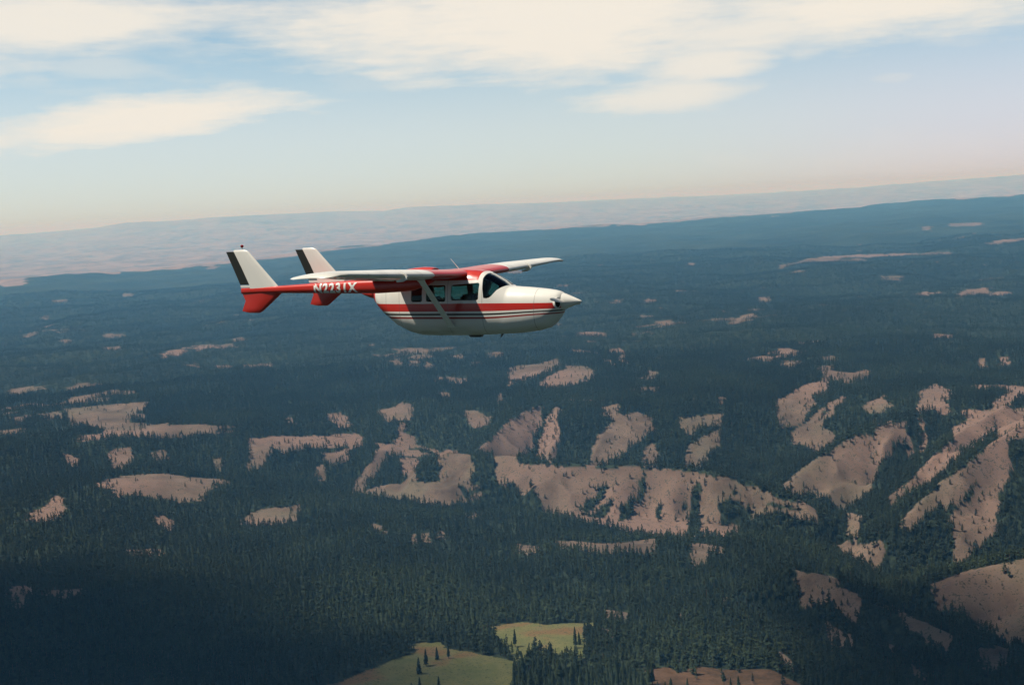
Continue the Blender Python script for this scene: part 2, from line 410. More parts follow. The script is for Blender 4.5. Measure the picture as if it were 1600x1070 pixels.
def inside(x, y, poly):
    r = np.zeros(x.shape, bool); sel = (x > poly[:, 0].min()) & (x < poly[:, 0].max()) & (y > poly[:, 1].min()) & (y < poly[:, 1].max())
    xs, ys = x[sel], y[sel]; c = np.zeros(len(xs), bool)
    for (ax, ay), (bx, by) in zip(poly, np.roll(poly, -1, 0)):
        k = ((ay > ys) != (by > ys)) & (xs < (bx - ax) * (ys - ay) / (by - ay + 1e-12) + ax); c ^= k
    r[sel] = c; return r
PG, PMD, PBR, PTR = polys(GRASS), polys(MEADOW), polys(BROWN), polys(TREED)
def cover(x, y):                            # 0 forest, 1 dry grass, 2 green meadow, 3 brown slope, 4 farmed plain
    D = np.hypot(x, y); w = np.clip(D / 2400, .6, 6)
    wx = x + 10 * w * fbm(x, y, 34, 61, 4, .65); wy = y + 10 * w * fbm(x, y, 34, 71, 4, .65)
    c = np.zeros(x.shape, int)
    for k in (0, 26, 48):                   # clearings run on a tree's height beyond the line where the front trees hide them
        sx = wx + x / D * k * w; sy = wy + y / D * k * w
        for p in PG:
            hit = inside(sx, sy, p); c[hit & ((k < 40) | (D < 2060))] = 1
    for p in PTR:
        c[inside(wx, wy, p)] = 0
    for p in PMD: c[inside(wx, wy, p)] = 2
    for p in PBR: c[inside(wx, wy, p)] = 3
    n = fbm(x, y, 330, 81, 4) + .35 * fbm(x, y, 70, 83, 2)
    band = (D > 3200) & (D < 13000)
    c[band & (n > np.interp(D, [3200, 5000, 9000, 13000], [.50, .52, .60, .74])) & (c == 0)] = 1
    ed = np.interp(np.arctan2(x, y), E_AZ, E_D)
    c[D > ed + 2600 * np.clip(fbm(x, y, 1500, 91, 4), -.5, .5) + 300] = 4
    return c

def ground_material():
    M = bpy.data.materials.new('ground_cover'); M.use_nodes = True; N = NT(M.node_tree)
    pos = N.node('ShaderNodeNewGeometry', out='Position')
    at_ = N.node('ShaderNodeAttribute', attribute_name='cover', out='Color')
    sp = N.node('ShaderNodeSeparateColor', {0: at_}, out=None)
    g, md, br = sp.outputs[0], sp.outputs[1], sp.outputs[2]
    far = N.node('ShaderNodeAttribute', attribute_name='plain', out='Fac')
    n1 = N.noise(pos, .012, 6); n2 = N.noise(pos, .08, 5); n3 = N.noise(pos, .0012, 5); n4 = N.noise(pos, .35, 3)
    tex = N.m('ADD', N.m('MULTIPLY', n1, .45), N.m('ADD', N.m('MULTIPLY', n2, .3), N.m('MULTIPLY', n4, .25)))
    forest = N.mix(N.smooth(N.m('ADD', N.m('MULTIPLY', n2, .6), N.m('MULTIPLY', n3, .4)), .42, .60), (.007, .012, .008), (.030, .042, .024))
    dry = N.mix(N.smooth(tex, .38, .62), (.072, .051, .038), (.180, .130, .098))
    dry = N.mix(N.smooth(N.noise(pos, .005, 5), .5, .66), dry, (.125, .102, .072))
    dry = N.mix(N.smooth(N.noise(pos, .0013, 2), .48, .60), dry, (.190, .125, .098))
    dry = N.mix(N.smooth(N.m('ADD', N.m('MULTIPLY', n4, .6), N.m('MULTIPLY', n2, .4)), .52, .62), dry, (.055, .05, .033))
    green = N.mix(N.smooth(tex, .36, .64), (.085, .100, .036), (.155, .142, .060))
    green = N.mix(N.smooth(n1, .54, .66), green, (.15, .095, .045)); green = N.mix(N.smooth(n4, .55, .66), green, (.045, .055, .022))
    brown = N.mix(N.smooth(tex, .38, .62), (.05, .032, .018), (.12, .07, .042))
    # fields and stubble on the distant plain
    st = N.node('ShaderNodeMapping', {'Vector': pos, 'Scale': (1, .7, 1)})
    f1 = N.noise(st, .0011, 7, .7); f2 = N.noise(st, .0042, 5, .65)
    plain = N.mix(N.smooth(f1, .36, .62), (.12, .10, .10), (.25, .185, .17))
    plain = N.mix(N.smooth(f2, .5, .68), plain, (.27, .21, .175))
    plain = N.mix(N.smooth(f2, .44, .32), plain, (.07, .085, .06))
    c = N.mix(g, forest, dry); c = N.mix(md, c, green); c = N.mix(br, c, brown); c = N.mix(far, c, plain)
    bmp = N.node('ShaderNodeBump', {'Height': tex, 'Strength': .6, 'Distance': 3.0})
    b = N.node('ShaderNodeBsdfPrincipled', {'Base Color': c, 'Roughness': .95, 'Specular IOR Level': .1, 'Normal': bmp})
    o = N.node('ShaderNodeOutputMaterial', out=None); N.l.new(b, o.inputs[0])
    return M

def grid(azs, Ds):
    A, DD = np.meshgrid(azs, Ds); X = DD * np.sin(A); Y = DD * np.cos(A); return X, Y
def build_terrain():
    azs = np.radians(np.concatenate([np.linspace(-180, -36, 49)[:-1], np.linspace(-36, 36, 981), np.linspace(36, 180, 49)[1:]]))
    Ds = np.concatenate([[5, 150, 400, 650], np.geomspace(850, 5200, 680)[:-1], np.geomspace(5200, 26000, 430)[:-1], np.geomspace(26000, 78000, 170)])
    X, Y = grid(azs, Ds); Z = height(X, Y)
    ny, nx = X.shape
    # keep the seam at +-180 degrees closed
    Z[:, -1] = Z[:, 0]
    co = np.stack([X, Y, Z], -1).reshape(-1, 3)
    i = np.arange(ny - 1)[:, None] * nx + np.arange(nx - 1)[None, :]
    f = np.stack([i, i + 1, i + nx + 1, i + nx], -1).reshape(-1, 4)
    me = bpy.data.meshes.new('ground'); me.vertices.add(len(co)); me.vertices.foreach_set('co', co.ravel())
    me.loops.add(f.size); me.loops.foreach_set('vertex_index', f[:, ::-1].ravel().astype(np.int32))
    me.polygons.add(len(f)); me.polygons.foreach_set('loop_start', np.arange(0, f.size, 4, dtype=np.int32))
    me.polygons.foreach_set('loop_total', np.full(len(f), 4, np.int32))
    me.update(calc_edges=True); me.validate()
    me.shade_smooth()
    c = cover(co[:, 0], co[:, 1])
    col = np.zeros((len(co), 4)); col[:, 0] = c == 1; col[:, 1] = c == 2; col[:, 2] = c == 3; col[:, 3] = 1
    a = me.attributes.new('cover', 'FLOAT_COLOR', 'POINT'); a.data.foreach_set('color', col.ravel())
    a = me.attributes.new('plain', 'FLOAT', 'POINT'); a.data.foreach_set('value', (c == 4).astype(float))
    me.materials.append(ground_material())
    o = bpy.data.objects.new('ground', me); COL.objects.link(o); o['kind'] = 'structure'
build_terrain()

# ------------------------------------------------------------------ trees
def needle_mat():
    def c(N):
        r = N.node('ShaderNodeObjectInfo', out='Random'); p = N.node('ShaderNodeTexCoord', out='Object')
        n = N.noise(p, .9, 3)
        w = N.noise(N.node('ShaderNodeNewGeometry', out='Position'), .0042, 5, .6)
        a = N.mix(r, (.006, .012, .006), (.017, .026, .011))
        a = N.mix(N.smooth(w, .46, .60), a, N.mix(r, (.018, .031, .015), (.035, .048, .021)))
        return N.mix(N.smooth(n, .46, .7), a, (.034, .047, .020))
    return mat('pine_needles', c, .85, spec=.15)
M_NEED = needle_mat()
M_BARK = mat('bark', lambda N: N.mix(N.noise(N.node('ShaderNodeTexCoord', out='Object'), 3, 3), (.05, .03, .02), (.12, .075, .05)), .95, spec=.1)
def trunk_geo(h, r, seg=6):
    V, Fc = [], []
    zs = [0, h * .3, h * .65, h * .93]; rs = [r, r * .75, r * .45, r * .08]
    ox = [0, random.uniform(-.1, .1), random.uniform(-.15, .15), 0]
    for z, rr, o in zip(zs, rs, ox):
        for k in range(seg): a = 2 * math.pi * k / seg; V.append((o + rr * math.cos(a), rr * math.sin(a), z - (1.5 if z == 0 else 0)))
    for j in range(3):
        for k in range(seg): Fc.append((j * seg + k, j * seg + (k + 1) % seg, (j + 1) * seg + (k + 1) % seg, (j + 1) * seg + k))
    return V, Fc
def crown_geo(h, w, clear, n, rnd, slim=1.0):
    """boughs: small leaf-shaped fans drooping round the stem, with gaps between them"""
    V, Fc = [], []
    for i in range(n):
        t = (i + rnd.random()) / n
        z = h * (clear + (1 - clear) * t)
        rad = w * (1 - t) ** .8 * (.55 + .55 * rnd.random()) * (0.75 + .25 * math.sin(min(1, t * 5) * math.pi / 2)) + .25
        a = rnd.random() * 2 * math.pi; ca, sa = math.cos(a), math.sin(a)
        dz = rad * (.12 - .45 * rnd.random() * (1 - t)); bw = rad * (.30 + .25 * rnd.random()) + .15
        th = .5 + .5 * rnd.random()
        b = len(V)
        V += [(ca * rad * .08, sa * rad * .08, z + th), (ca * rad * .62 - sa * bw, sa * rad * .62 + ca * bw, z + dz * .6 - th * .25), (ca * rad, sa * rad, z + dz),
              (ca * rad * .62 + sa * bw, sa * rad * .62 - ca * bw, z + dz * .6 - th * .25), (ca * rad * .5, sa * rad * .5, z + dz * .4 + th * .55), (ca * rad * .45, sa * rad * .45, z - th)]
        Fc += [(b, b + 1, b + 4), (b + 1, b + 2, b + 4), (b + 2, b + 3, b + 4), (b + 3, b, b + 4), (b, b + 5, b + 1), (b + 1, b + 5, b + 2), (b + 2, b + 5, b + 3), (b + 3, b + 5, b)]
    b = len(V); V += [(.3, 0, h * .93), (-.2, .26, h * .93), (-.2, -.26, h * .93), (0, 0, h * 1.02)]; Fc += [(b, b + 1, b + 3), (b + 1, b + 2, b + 3), (b + 2, b, b + 3)]
    return V, Fc
def joined(name, parts):
    V, Fc, mi = [], [], []
    for (v, f, k, off, s) in parts:
        b = len(V); V += [(p[0] * s + off[0], p[1] * s + off[1], p[2] * s + off[2]) for p in v]; Fc += [tuple(i + b for i in q) for q in f]; mi += [k] * len(f)
    me = bpy.data.meshes.new(name); me.from_pydata(V, [], Fc); me.materials.append(M_NEED); me.materials.append(M_BARK)
    me.polygons.foreach_set('material_index', mi); me.update(); return me
def variant_collection(name, meshes):
    c = bpy.data.collections.new(name)
    for i, me in enumerate(meshes): c.objects.link(bpy.data.objects.new(me.name, me))
    return c
def scatter(name, P, scale, rot, idx, coll, label, cat):
    me = bpy.data.meshes.new(name); me.vertices.add(len(P)); me.vertices.foreach_set('co', P.ravel())
    for nm, typ, arr in (('size', 'FLOAT_VECTOR', scale), ('turn', 'FLOAT_VECTOR', rot)):
        a = me.attributes.new(nm, typ, 'POINT'); a.data.foreach_set('vector', arr.ravel())
    a = me.attributes.new('pick', 'INT', 'POINT'); a.data.foreach_set('value', idx.astype(np.int32))
    o = bpy.data.objects.new(name, me); COL.objects.link(o)
    g = bpy.data.node_groups.new(name, 'GeometryNodeTree')
    g.interface.new_socket('Geometry', in_out='INPUT', socket_type='NodeSocketGeometry'); g.interface.new_socket('Geometry', in_out='OUTPUT', socket_type='NodeSocketGeometry')
    n = g.nodes; L = g.links.new
    i = n.new('NodeGroupInput'); u = n.new('NodeGroupOutput'); mp = n.new('GeometryNodeMeshToPoints'); ins = n.new('GeometryNodeInstanceOnPoints')
    ci = n.new('GeometryNodeCollectionInfo'); ci.inputs['Collection'].default_value = coll; ci.inputs['Separate Children'].default_value = True; ci.inputs['Reset Children'].default_value = True
    def att(nm, t): q = n.new('GeometryNodeInputNamedAttribute'); q.data_type = t; q.inputs['Name'].default_value = nm; return q.outputs['Attribute']
    L(i.outputs[0], mp.inputs[0]); L(mp.outputs[0], ins.inputs['Points']); L(ci.outputs[0], ins.inputs['Instance']); ins.inputs['Pick Instance'].default_value = True
    L(att('pick', 'INT'), ins.inputs['Instance Index']); L(att('turn', 'FLOAT_VECTOR'), ins.inputs['Rotation']); L(att('size', 'FLOAT_VECTOR'), ins.inputs['Scale'])
    L(ins.outputs[0], u.inputs[0])
    md = o.modifiers.new('scatter', 'NODES'); md.node_group = g
    tag(o, label, cat, kind='stuff'); return o
def cand(sp, d0, d1, azmax):
    xm = d1 * math.sin(azmax)
    X, Y = np.meshgrid(np.arange(-xm, xm, sp), np.arange(d0 * .8, d1, sp)); X = X.ravel(); Y = Y.ravel()
    X = X + rng.uniform(-.48, .48, len(X)) * sp; Y = Y + rng.uniform(-.48, .48, len(Y)) * sp
    D = np.hypot(X, Y); k = (D >= d0) & (D < d1) & (np.abs(np.arctan2(X, Y)) < azmax); return X[k], Y[k]
def project(P):
    c = (np.asarray(P) - CAM) @ RWC; return c[:, 0] / c[:, 2] * F + 800, c[:, 1] / c[:, 2] * F + 535, c[:, 2]

def build_forest():
    rnd = random.Random(3)
    near = []
    specs = [(18, 3.5, .12, 80), (20, 3.2, .16, 84), (15, 3.3, .08, 70), (22, 3.8, .18, 94), (12, 2.9, .06, 60), (18, 2.7, .2, 66), (20, 4.4, .34, 96), (9, 2.6, .04, 50)]
    for i, (h, w, cl, n) in enumerate(specs):
        near.append((trunk_geo(h, .38), crown_geo(h, w * .95, cl, n * 2, rnd)))
    lite = []
    for i, (h, w, cl, n) in enumerate(specs):
        tv, tf = trunk_geo(h, .35, 4); lite.append(joined('forest_pine', [(tv, tf, 1, (0, 0, 0), 1), (*crown_geo(h, w * 1.15, cl, 34, rnd), 0, (0, 0, 0), 1)]))
    clumps = []
    for i in range(4):
        ps = []
        for k in range(9):
            h, w, cl, n = rnd.choice(specs); ps.append((*crown_geo(h, w * 1.5, .1, 9, rnd), 0, (rnd.uniform(-13, 13), rnd.uniform(-13, 13), rnd.uniform(-2, 1)), rnd.uniform(.7, 1.0)))
        clumps.append(joined('forest_clump', ps))
    # nearer forest, tree by tree
    X, Y = cand(7.8, 980, 4300, math.radians(33)); c = cover(X, Y); D = np.hypot(X, Y)
    thin = fbm(X, Y, 120, 55, 3)
    keep = (c == 0) & (rng.random(len(X)) < np.clip(1.05 + thin * 1.0, .45, 1)) & (rng.random(len(X)) < np.interp(D, [980, 2600, 4300], [1, .95, .62]))
    # loose trees stray on to the dry slopes
    st = (c == 1) & (rng.random(len(X)) < np.where(fbm(X, Y, 70, 57, 4, .6) > .24, .10, .006))
    # slopes of the right hand hill carry single pines
    keep |= st | ((c == 3) & (rng.random(len(X)) < .05))
    # the forest margin thins out through scrub and single trees
    g = np.where(c == 1)[0]; edge = np.zeros(len(g), bool)
    for dx, dy in ((20, 0), (-20, 0), (0, 26), (0, -26), (11, 14), (-11, 14)):
        edge |= cover(X[g] + dx, Y[g] + dy) == 0
    keep[g] |= edge & (rng.random(len(g)) < .13)
    X, Y = X[keep], Y[keep]; Z = height(X, Y); P = np.stack([X, Y, Z], 1)
    s = np.clip(rng.normal(.92, .22, len(X)), .4, 1.4) * (1 + .25 * fbm(X, Y, 260, 59, 2)) * np.where(c[keep] == 1, .72, 1)
    idx = rng.integers(0, len(specs), len(X)); rot = rng.uniform(0, 6.28, len(X))
    u, v, _ = project(P); top = project(P + np.stack([X * 0, X * 0, 20 * s], 1))[1]
    D = np.hypot(X, Y)
    vis = (u > 3) & (u < 1597) & (top < 1062) & (v > 900)
    order = np.argsort(np.where(vis, D, 1e9))[:286]
    # the hand placed pines of the meadow
    hand = [(655, 1052, 19, 2, 'lone dark pine low on the green meadow, nearest the bottom edge'),
            (666, 1040, 20, 0, 'dark pine on the green meadow just behind the lone front pine'),
            (683, 1030, 15, 2, 'small pine at the top edge of the lower green meadow, leftmost there'),
            (701, 1028, 17, 1, 'slender pine near the top edge of the lower meadow, right of the small one'),
            (790, 1026, 20, 3, 'tall pine at the gap between the lower and the upper green meadow'),
            (805, 1010, 22, 3, 'bushy pine on the left rim of the upper green meadow'),
            (899, 1012, 26, 5, 'tall thin pine standing alone near the right end of the upper meadow'),
            (905, 1006, 15, 4, 'short pine right beside the tall thin one on the upper green meadow'),
            (861, 1026, 17, 2, 'pointed pine poking up from the lower edge of the upper green meadow'),
            (656, 1074, 12, 4, 'young pine cut by the bottom edge below the lower meadow, left one'),
            (686, 1077, 15, 2, 'pine tip cut by the bottom edge below the lower meadow, right one')]
    protos = []
    for i, (tr, cr) in enumerate(near):
        tm = bpy.data.meshes.new('trunk'); tm.from_pydata(tr[0], [], tr[1]); tm.materials.append(M_BARK)
        cm = bpy.data.meshes.new('crown'); cm.from_pydata(cr[0], [], cr[1]); cm.materials.append(M_NEED); protos.append((tm, cm, specs[i][0]))
    def pine(x, y, z, k, sc, r, label, group=None):
        root = bpy.data.objects.new('pine_tree', None); COL.objects.link(root); root.location = (x, y, z); root.rotation_euler = (0, 0, r); root.scale = (sc, sc, sc)
        root.empty_display_size = 1
        for nm, me in (('trunk', protos[k][0]), ('crown', protos[k][1])):
            o = bpy.data.objects.new(nm, me); COL.objects.link(o); o.parent = root
        tag(root, label, 'tree', group)
    for (uu, vv, h, k, lab) in hand:
        g = ground(uu, vv); z = height(g[:1], g[1:])[0]; pine(g[0], g[1], z, k, h / specs[k][0], rnd.uniform(0, 6), lab)
    ulim = 700
    for j in order:
        lab, grp = (('dark pine in the front row of the forest left of the lower green meadow', 'pines along the bottom edge left of the meadow') if u[j] < ulim
                    else ('dark pine in the front row of the forest right of the lower green meadow', 'pines along the bottom edge right of the meadow'))
        pine(X[j], Y[j], Z[j], int(idx[j]), float(s[j]), float(rot[j]), lab, grp)
    mask = np.ones(len(X), bool); mask[order] = False
    P, s, idx, rot = P[mask], s[mask], idx[mask], rot[mask]; n = len(P)
    scatter('pine_forest', P, np.stack([s * rng.uniform(1.0, 1.35, n), s * rng.uniform(1.0, 1.35, n), s * .88], 1), np.stack([rng.normal(0, .03, n), rng.normal(0, .03, n), rot], 1),
            idx, variant_collection('pine variants', lite), 'dense dark pine forest covering the near slopes, gullies and canyon sides', 'forest')
    X, Y = cand(25, 4300, 11500, math.radians(33)); c = cover(X, Y); D = np.hypot(X, Y)
    k = (c == 0) & (rng.random(len(X)) < np.interp(D, [4300, 7000, 11500], [.97, .8, .5])); X, Y = X[k], Y[k]; n = len(X)
    s = rng.uniform(.7, 1.15, n)
    scatter('distant_forest', np.stack([X, Y, height(X, Y)], 1), np.stack([s, s, s], 1), np.stack([s * 0, s * 0, rng.uniform(0, 6.28, n)], 1), rng.integers(0, 4, n),
            variant_collection('clump variants', clumps), 'unbroken blue green forest on the plateau fading into haze', 'forest')
build_forest()

# ------------------------------------------------------------------ aircraft (local x = aft, y = starboard, z = up, metres)
def paint_material():
    def c(N):
        p = N.node('ShaderNodeTexCoord', out='Object'); s = N.node('ShaderNodeSeparateXYZ', {0: p}, out=None); x, y, z = s.outputs
        # the cheat lines close up towards the nose
        k = N.m('ADD', .70, N.m('MULTIPLY', .30, N.smooth(x, .4, 2.4)))
        ze = N.m('ADD', -.03, N.m('DIVIDE', N.m('ADD', z, .03), k))
        r = N.n.new('ShaderNodeValToRGB'); r.color_ramp.interpolation = 'CONSTANT'
        cr = r.color_ramp; W_ = (.80, .78, .70, 1); R_ = (.54, .022, .010, 1); B_ = (.022, .022, .016, 1); D_ = (.33, .03, .02, 1)
        stops = [(-.5, W_), (-.352, D_), (-.312, W_), (-.268, B_), (-.226, W_), (-.172, R_), (.012, W_)]
        cr.elements[0].position = 0; cr.elements[0].color = W_
        cr.elements.remove(cr.elements[1])
        for z_, col in stops[1:]:
            e = cr.elements.new(z_ + .5); e.color = col
        N.l.new(N.m('ADD', ze, .5), r.inputs[0]); col = r.outputs[0]
        col = N.mix(N.m('LESS_THAN', x, .44), col, W_)                       # spinner stays white
        ay = N.m('ABSOLUTE', y)
        roof = N.m('MULTIPLY', N.m('GREATER_THAN', z, .565), N.m('GREATER_THAN', x, 2.43))
        tail = N.m('MULTIPLY', N.m('GREATER_THAN', x, 5.42), N.m('GREATER_THAN', z, .02))
        col = N.mix(N.m('MAXIMUM', roof, tail), col, R_)
        # belly grime, its olive tint standing in for light reflected from the ground
        n = N.noise(N.node('ShaderNodeMapping', {'Vector': p, 'Scale': (.6, 2, 2)}), 2.2, 5)
        belly_tint = N.m('MULTIPLY', N.smooth(z, -.42, -.72), N.smooth(n, .35, .7, .25, .7))
        col = N.mix(belly_tint, col, (.30, .28, .17))
        # panel seams: cowl joint, door, rear cowl
        seam = None
        for xs in (1.02, 2.30, 3.22, 4.60, 5.02):
            t = N.m('LESS_THAN', N.m('ABSOLUTE', N.m('SUBTRACT', x, xs)), .007); seam = t if seam is None else N.m('MAXIMUM', seam, t)
        return N.mix(N.m('MULTIPLY', seam, .45), col, (.10, .09, .08))
    return mat('fuselage_paint', c, .34, coat=.45)
M_FUS = paint_material()
def wing_c(N):
    p = N.node('ShaderNodeTexCoord', out='Object'); s = N.node('ShaderNodeSeparateXYZ', {0: p}, out=None); ay = N.m('ABSOLUTE', s.outputs[1])
    n = N.noise(N.node('ShaderNodeMapping', {'Vector': p, 'Scale': (.5, 2, 1)}), 1.6, 4)
    w = N.mix(N.smooth(n, .35, .7), (.82, .80, .72), (.70, .68, .60))
    c = N.mix(N.m('LESS_THAN', ay, 1.92), w, (.54, .026, .012))
    sm = N.m('LESS_THAN', N.m('ABSOLUTE', N.m('SUBTRACT', N.m('FRACT', N.m('MULTIPLY', ay, 1.43)), .5)), .006)
    return N.mix(N.m('MULTIPLY', sm, .4), c, (.15, .14, .12))
M_WING = mat('wing_paint', wing_c, .34, coat=.4)
M_WHITE = mat('white_paint', (.80, .78, .70), .34, coat=.4)
M_RED = mat('red_paint', lambda N: N.mix(N.noise(N.node('ShaderNodeTexCoord', out='Object'), 3, 3), (.50, .020, .009), (.58, .030, .012)), .32, coat=.5)
M_BLACK = mat('black_paint', (.020, .020, .013), .4, coat=.2)
M_DARK = mat('opening_shade', (.012, .011, .010), .9)  # near-black colour painted in for the shade inside openings
M_INT = mat('cabin_trim', (.10, .095, .075), .9)
M_SEAT = mat('seat_fabric', (.016, .018, .018), .95)
M_GREY = mat('blade_paint', (.68, .66, .60), .4)
M_LAMP = mat('beacon_glass', (.40, .02, .03), .15, coat=.6)
M_LET = mat('lettering_paint', (.82, .80, .74), .4)
def glass_material():
    M = bpy.data.materials.new('window_glass'); M.use_nodes = True; N = NT(M.node_tree)
    t = N.node('ShaderNodeBsdfTransparent', {'Color': (.66, .80, .74, 1)}); g = N.node('ShaderNodeBsdfGlossy', {'Color': (.9, .95, .95, 1), 'Roughness': .03})
    f = N.node('ShaderNodeFresnel', {'IOR': 1.45}); mx = N.node('ShaderNodeMixShader', {0: f, 1: t, 2: g})
    o = N.node('ShaderNodeOutputMaterial', out=None); N.l.new(mx, o.inputs[0]); return M
M_GLASS = glass_material()

def loft(name, rings, material, parent, caps=True, smooth=True):
    n = len(rings[0]); V = [p for r in rings for p in r]; Fc = []
    for j in range(len(rings) - 1):
        for k in range(n): Fc.append((j * n + k, j * n + (k + 1) % n, (j + 1) * n + (k + 1) % n, (j + 1) * n + k))
    if caps: Fc.append(tuple(range(n))); Fc.append(tuple((len(rings) - 1) * n + k for k in reversed(range(n))))
    o = fix_normals(mesh_obj(name, V, Fc, material, parent, smooth))
    if smooth: sharp(o)
    return o
def sharp(o, deg=38):
    bm = bmesh.new(); bm.from_mesh(o.data)
    for e in bm.edges:
        if len(e.link_faces) == 2 and e.calc_face_angle(0) > math.radians(deg): e.smooth = False
    bm.to_mesh(o.data); bm.free()
def tube(name, p, q, r0, r1, material, parent, seg=10):
    p, q = Vector(p), Vector(q); d = (q - p).normalized(); a = d.orthogonal().normalized(); b = d.cross(a)
    return loft(name, [[tuple(c + (a * math.cos(t) + b * math.sin(t)) * r) for t in [2 * math.pi * k / seg for k in range(seg)]] for c, r in ((p, r0), (q, r1))], material, parent)
def box(name, lo, hi, material, parent, bev=0.0):
    bm = bmesh.new(); bmesh.ops.create_cube(bm, size=1)
    for v in bm.verts: v.co = Vector([(a + b) / 2 + c * (b - a) for a, b, c in zip(lo, hi, v.co)])
    if bev: bmesh.ops.bevel(bm, geom=bm.edges[:], offset=bev, segments=3, affect='EDGES')
    me = bpy.data.meshes.new(name); bm.to_mesh(me); bm.free(); me.materials.append(material); me.shade_smooth()
    o = bpy.data.objects.new(name, me); COL.objects.link(o); o.parent = parent; sharp(o); return o

ac = bpy.data.objects.new('light_aircraft', None); COL.objects.link(ac)
R3 = RWC @ PM; T3 = RWC @ PT + CAM
mm = np.eye(4); mm[:3, :3] = R3; mm[:3, 3] = T3; ac.matrix_world = Matrix(mm.tolist())
tag(ac, 'red and white twin boom aircraft with a wing strut flying above the forest', 'aeroplane')

# --- fuselage stations: x, top, bottom, half width, exponent
ST = np.array([(.46, .215, -.20, .225, 2.0), (.49, .24, -.26, .27, 2.1), (.56, .265, -.37, .32, 2.2), (.68, .29, -.50, .37, 2.3), (.82, .31, -.60, .41, 2.4), (1.05, .335, -.66, .46, 2.5), (1.31, .36, -.70, .50, 2.6), (1.60, .38, -.725, .535, 2.7),
               (1.76, .395, -.735, .55, 2.7), (1.94, .53, -.74, .565, 2.7), (2.20, .675, -.755, .58, 2.8), (2.45, .765, -.765, .59, 2.9), (2.65, .80, -.775, .59, 3.0), (3.15, .825, -.78, .59, 3.0), (3.7, .82, -.785, .59, 3.0), (4.15, .80, -.78, .585, 2.9),
               (4.48, .76, -.71, .565, 2.8), (4.85, .69, -.55, .52, 2.6), (5.2, .60, -.30, .44, 2.4), (5.4, .545, -.12, .35, 2.3), (5.5, .51, -.02, .28, 2.2), (5.56, .45, .08, .18, 2.0)])
def ring(x, off=0.0, seg=64):
    top, bot, w, n = [float(np.interp(x, ST[:, 0], ST[:, i])) for i in (1, 2, 3, 4)]; cz = bot + (top - bot) * .45
    out = []
    for k in range(seg):
        a = 2 * math.pi * k / seg; c, s_ = math.cos(a), math.sin(a); e = 2 / n
        y = (w + off) * math.copysign(abs(c) ** e, c); hz = (top - cz + off) if s_ > 0 else (cz - bot + off); z = cz + hz * math.copysign(abs(s_) ** e, s_)
        out.append((x, y, z))
    return out
XS = sorted(set(np.round(np.concatenate([ST[:, 0], np.arange(.6, 5.5, .09)]), 3)))
fus = loft('fuselage', [ring(x) for x in XS], M_FUS, None); fus.data.materials.append(M_INT)
def prism(poly, y0, y1):
    n = len(poly); V = [(x, y0, z) for x, z in poly] + [(x, y1, z) for x, z in poly]
    Fc = [tuple(range(n)), tuple(range(2 * n - 1, n - 1, -1))] + [(k, k + n, (k + 1) % n + n, (k + 1) % n) for k in range(n)]
    return V, Fc
def rounded(x0, x1, z0, z1, r=.05, slant=0.0, top0=None):
    out = []
    tl = z1 if top0 is None else top0
    for cx, cz, a0 in ((x0 + r, z0 + r, 180), (x1 - r, z0 + r, 270), (x1 - r, z1 - r, 0), (x0 + r, tl - r, 90)):
        for k in range(5):
            a = math.radians(a0 + k * 22.5); zz = cz + r * math.sin(a); out.append((cx + r * math.cos(a) + slant * (zz - z0), zz))
    return out
WIN = [rounded(3.93, 4.24, .06, .43), rounded(3.28, 3.82, .065, .46), rounded(2.40, 3.14, .09, .46, slant=-.05, top0=.50)]
SHIELD = [(2.265, .14), (2.33, .60), (2.29, .95), (1.795, .95), (1.795, .42), (1.87, .38), (1.95, .32), (2.01, .25), (2.07, .18), (2.13, .145), (2.19, .13)]
cut_V, cut_F = [], []
def addp(v, f):
    b = len(cut_V); cut_V.extend(v); cut_F.extend([tuple(i + b for i in q) for q in f])
for w_ in WIN:
    for s_ in (1, -1): addp(*prism(w_, .3 * s_, .9 * s_))
for s_ in (1, -1): addp(*prism(SHIELD, .035 * s_, .9 * s_))
cutter = fix_normals(mesh_obj('cutter', cut_V, cut_F, None, smooth=False))
def evaluated(o):
    dg = bpy.context.evaluated_depsgraph_get(); return bpy.data.meshes.new_from_object(o.evaluated_get(dg))
md = fus.modifiers.new('shell', 'SOLIDIFY'); md.thickness = .035; md.offset = -1; md.material_offset = 1
mb = fus.modifiers.new('cut', 'BOOLEAN'); mb.object = cutter; mb.operation = 'DIFFERENCE'; mb.solver = 'EXACT'
new = evaluated(fus); fus.modifiers.clear(); fus.data = new; new.name = 'fuselage'
fus.parent = ac; sharp(fus, 40)
def pane(name, V, Fc, label=None):
    g = loft('glass_skin', [ring(x, -.012) for x in XS], M_GLASS, None)
    c = fix_normals(mesh_obj('pane_cutter', V, Fc, None, smooth=False))
    s1 = g.modifiers.new('s', 'SOLIDIFY'); s1.thickness = .006; s1.offset = -1
    b = g.modifiers.new('b', 'BOOLEAN'); b.object = c; b.operation = 'INTERSECT'; b.solver = 'EXACT'
    me = evaluated(g); me.name = name
    o = bpy.data.objects.new(name, me); COL.objects.link(o); o.parent = fus
    bpy.data.objects.remove(g); bpy.data.objects.remove(c)
    if label: o['label'] = label
    return o
def grown(poly, d):
    cx = sum(p[0] for p in poly) / len(poly); cz = sum(p[1] for p in poly) / len(poly)
    return [(x + math.copysign(d, x - cx), z + math.copysign(d, z - cz)) for x, z in poly]
for w_ in WIN:
    for s_ in (1, -1): pane('side_window', *prism(grown(w_, .012), .3 * s_, .9 * s_))
for s_ in (1, -1): pane('windshield', *prism(grown(SHIELD, .012), .025 * s_, .9 * s_))
bpy.data.objects.remove(cutter)

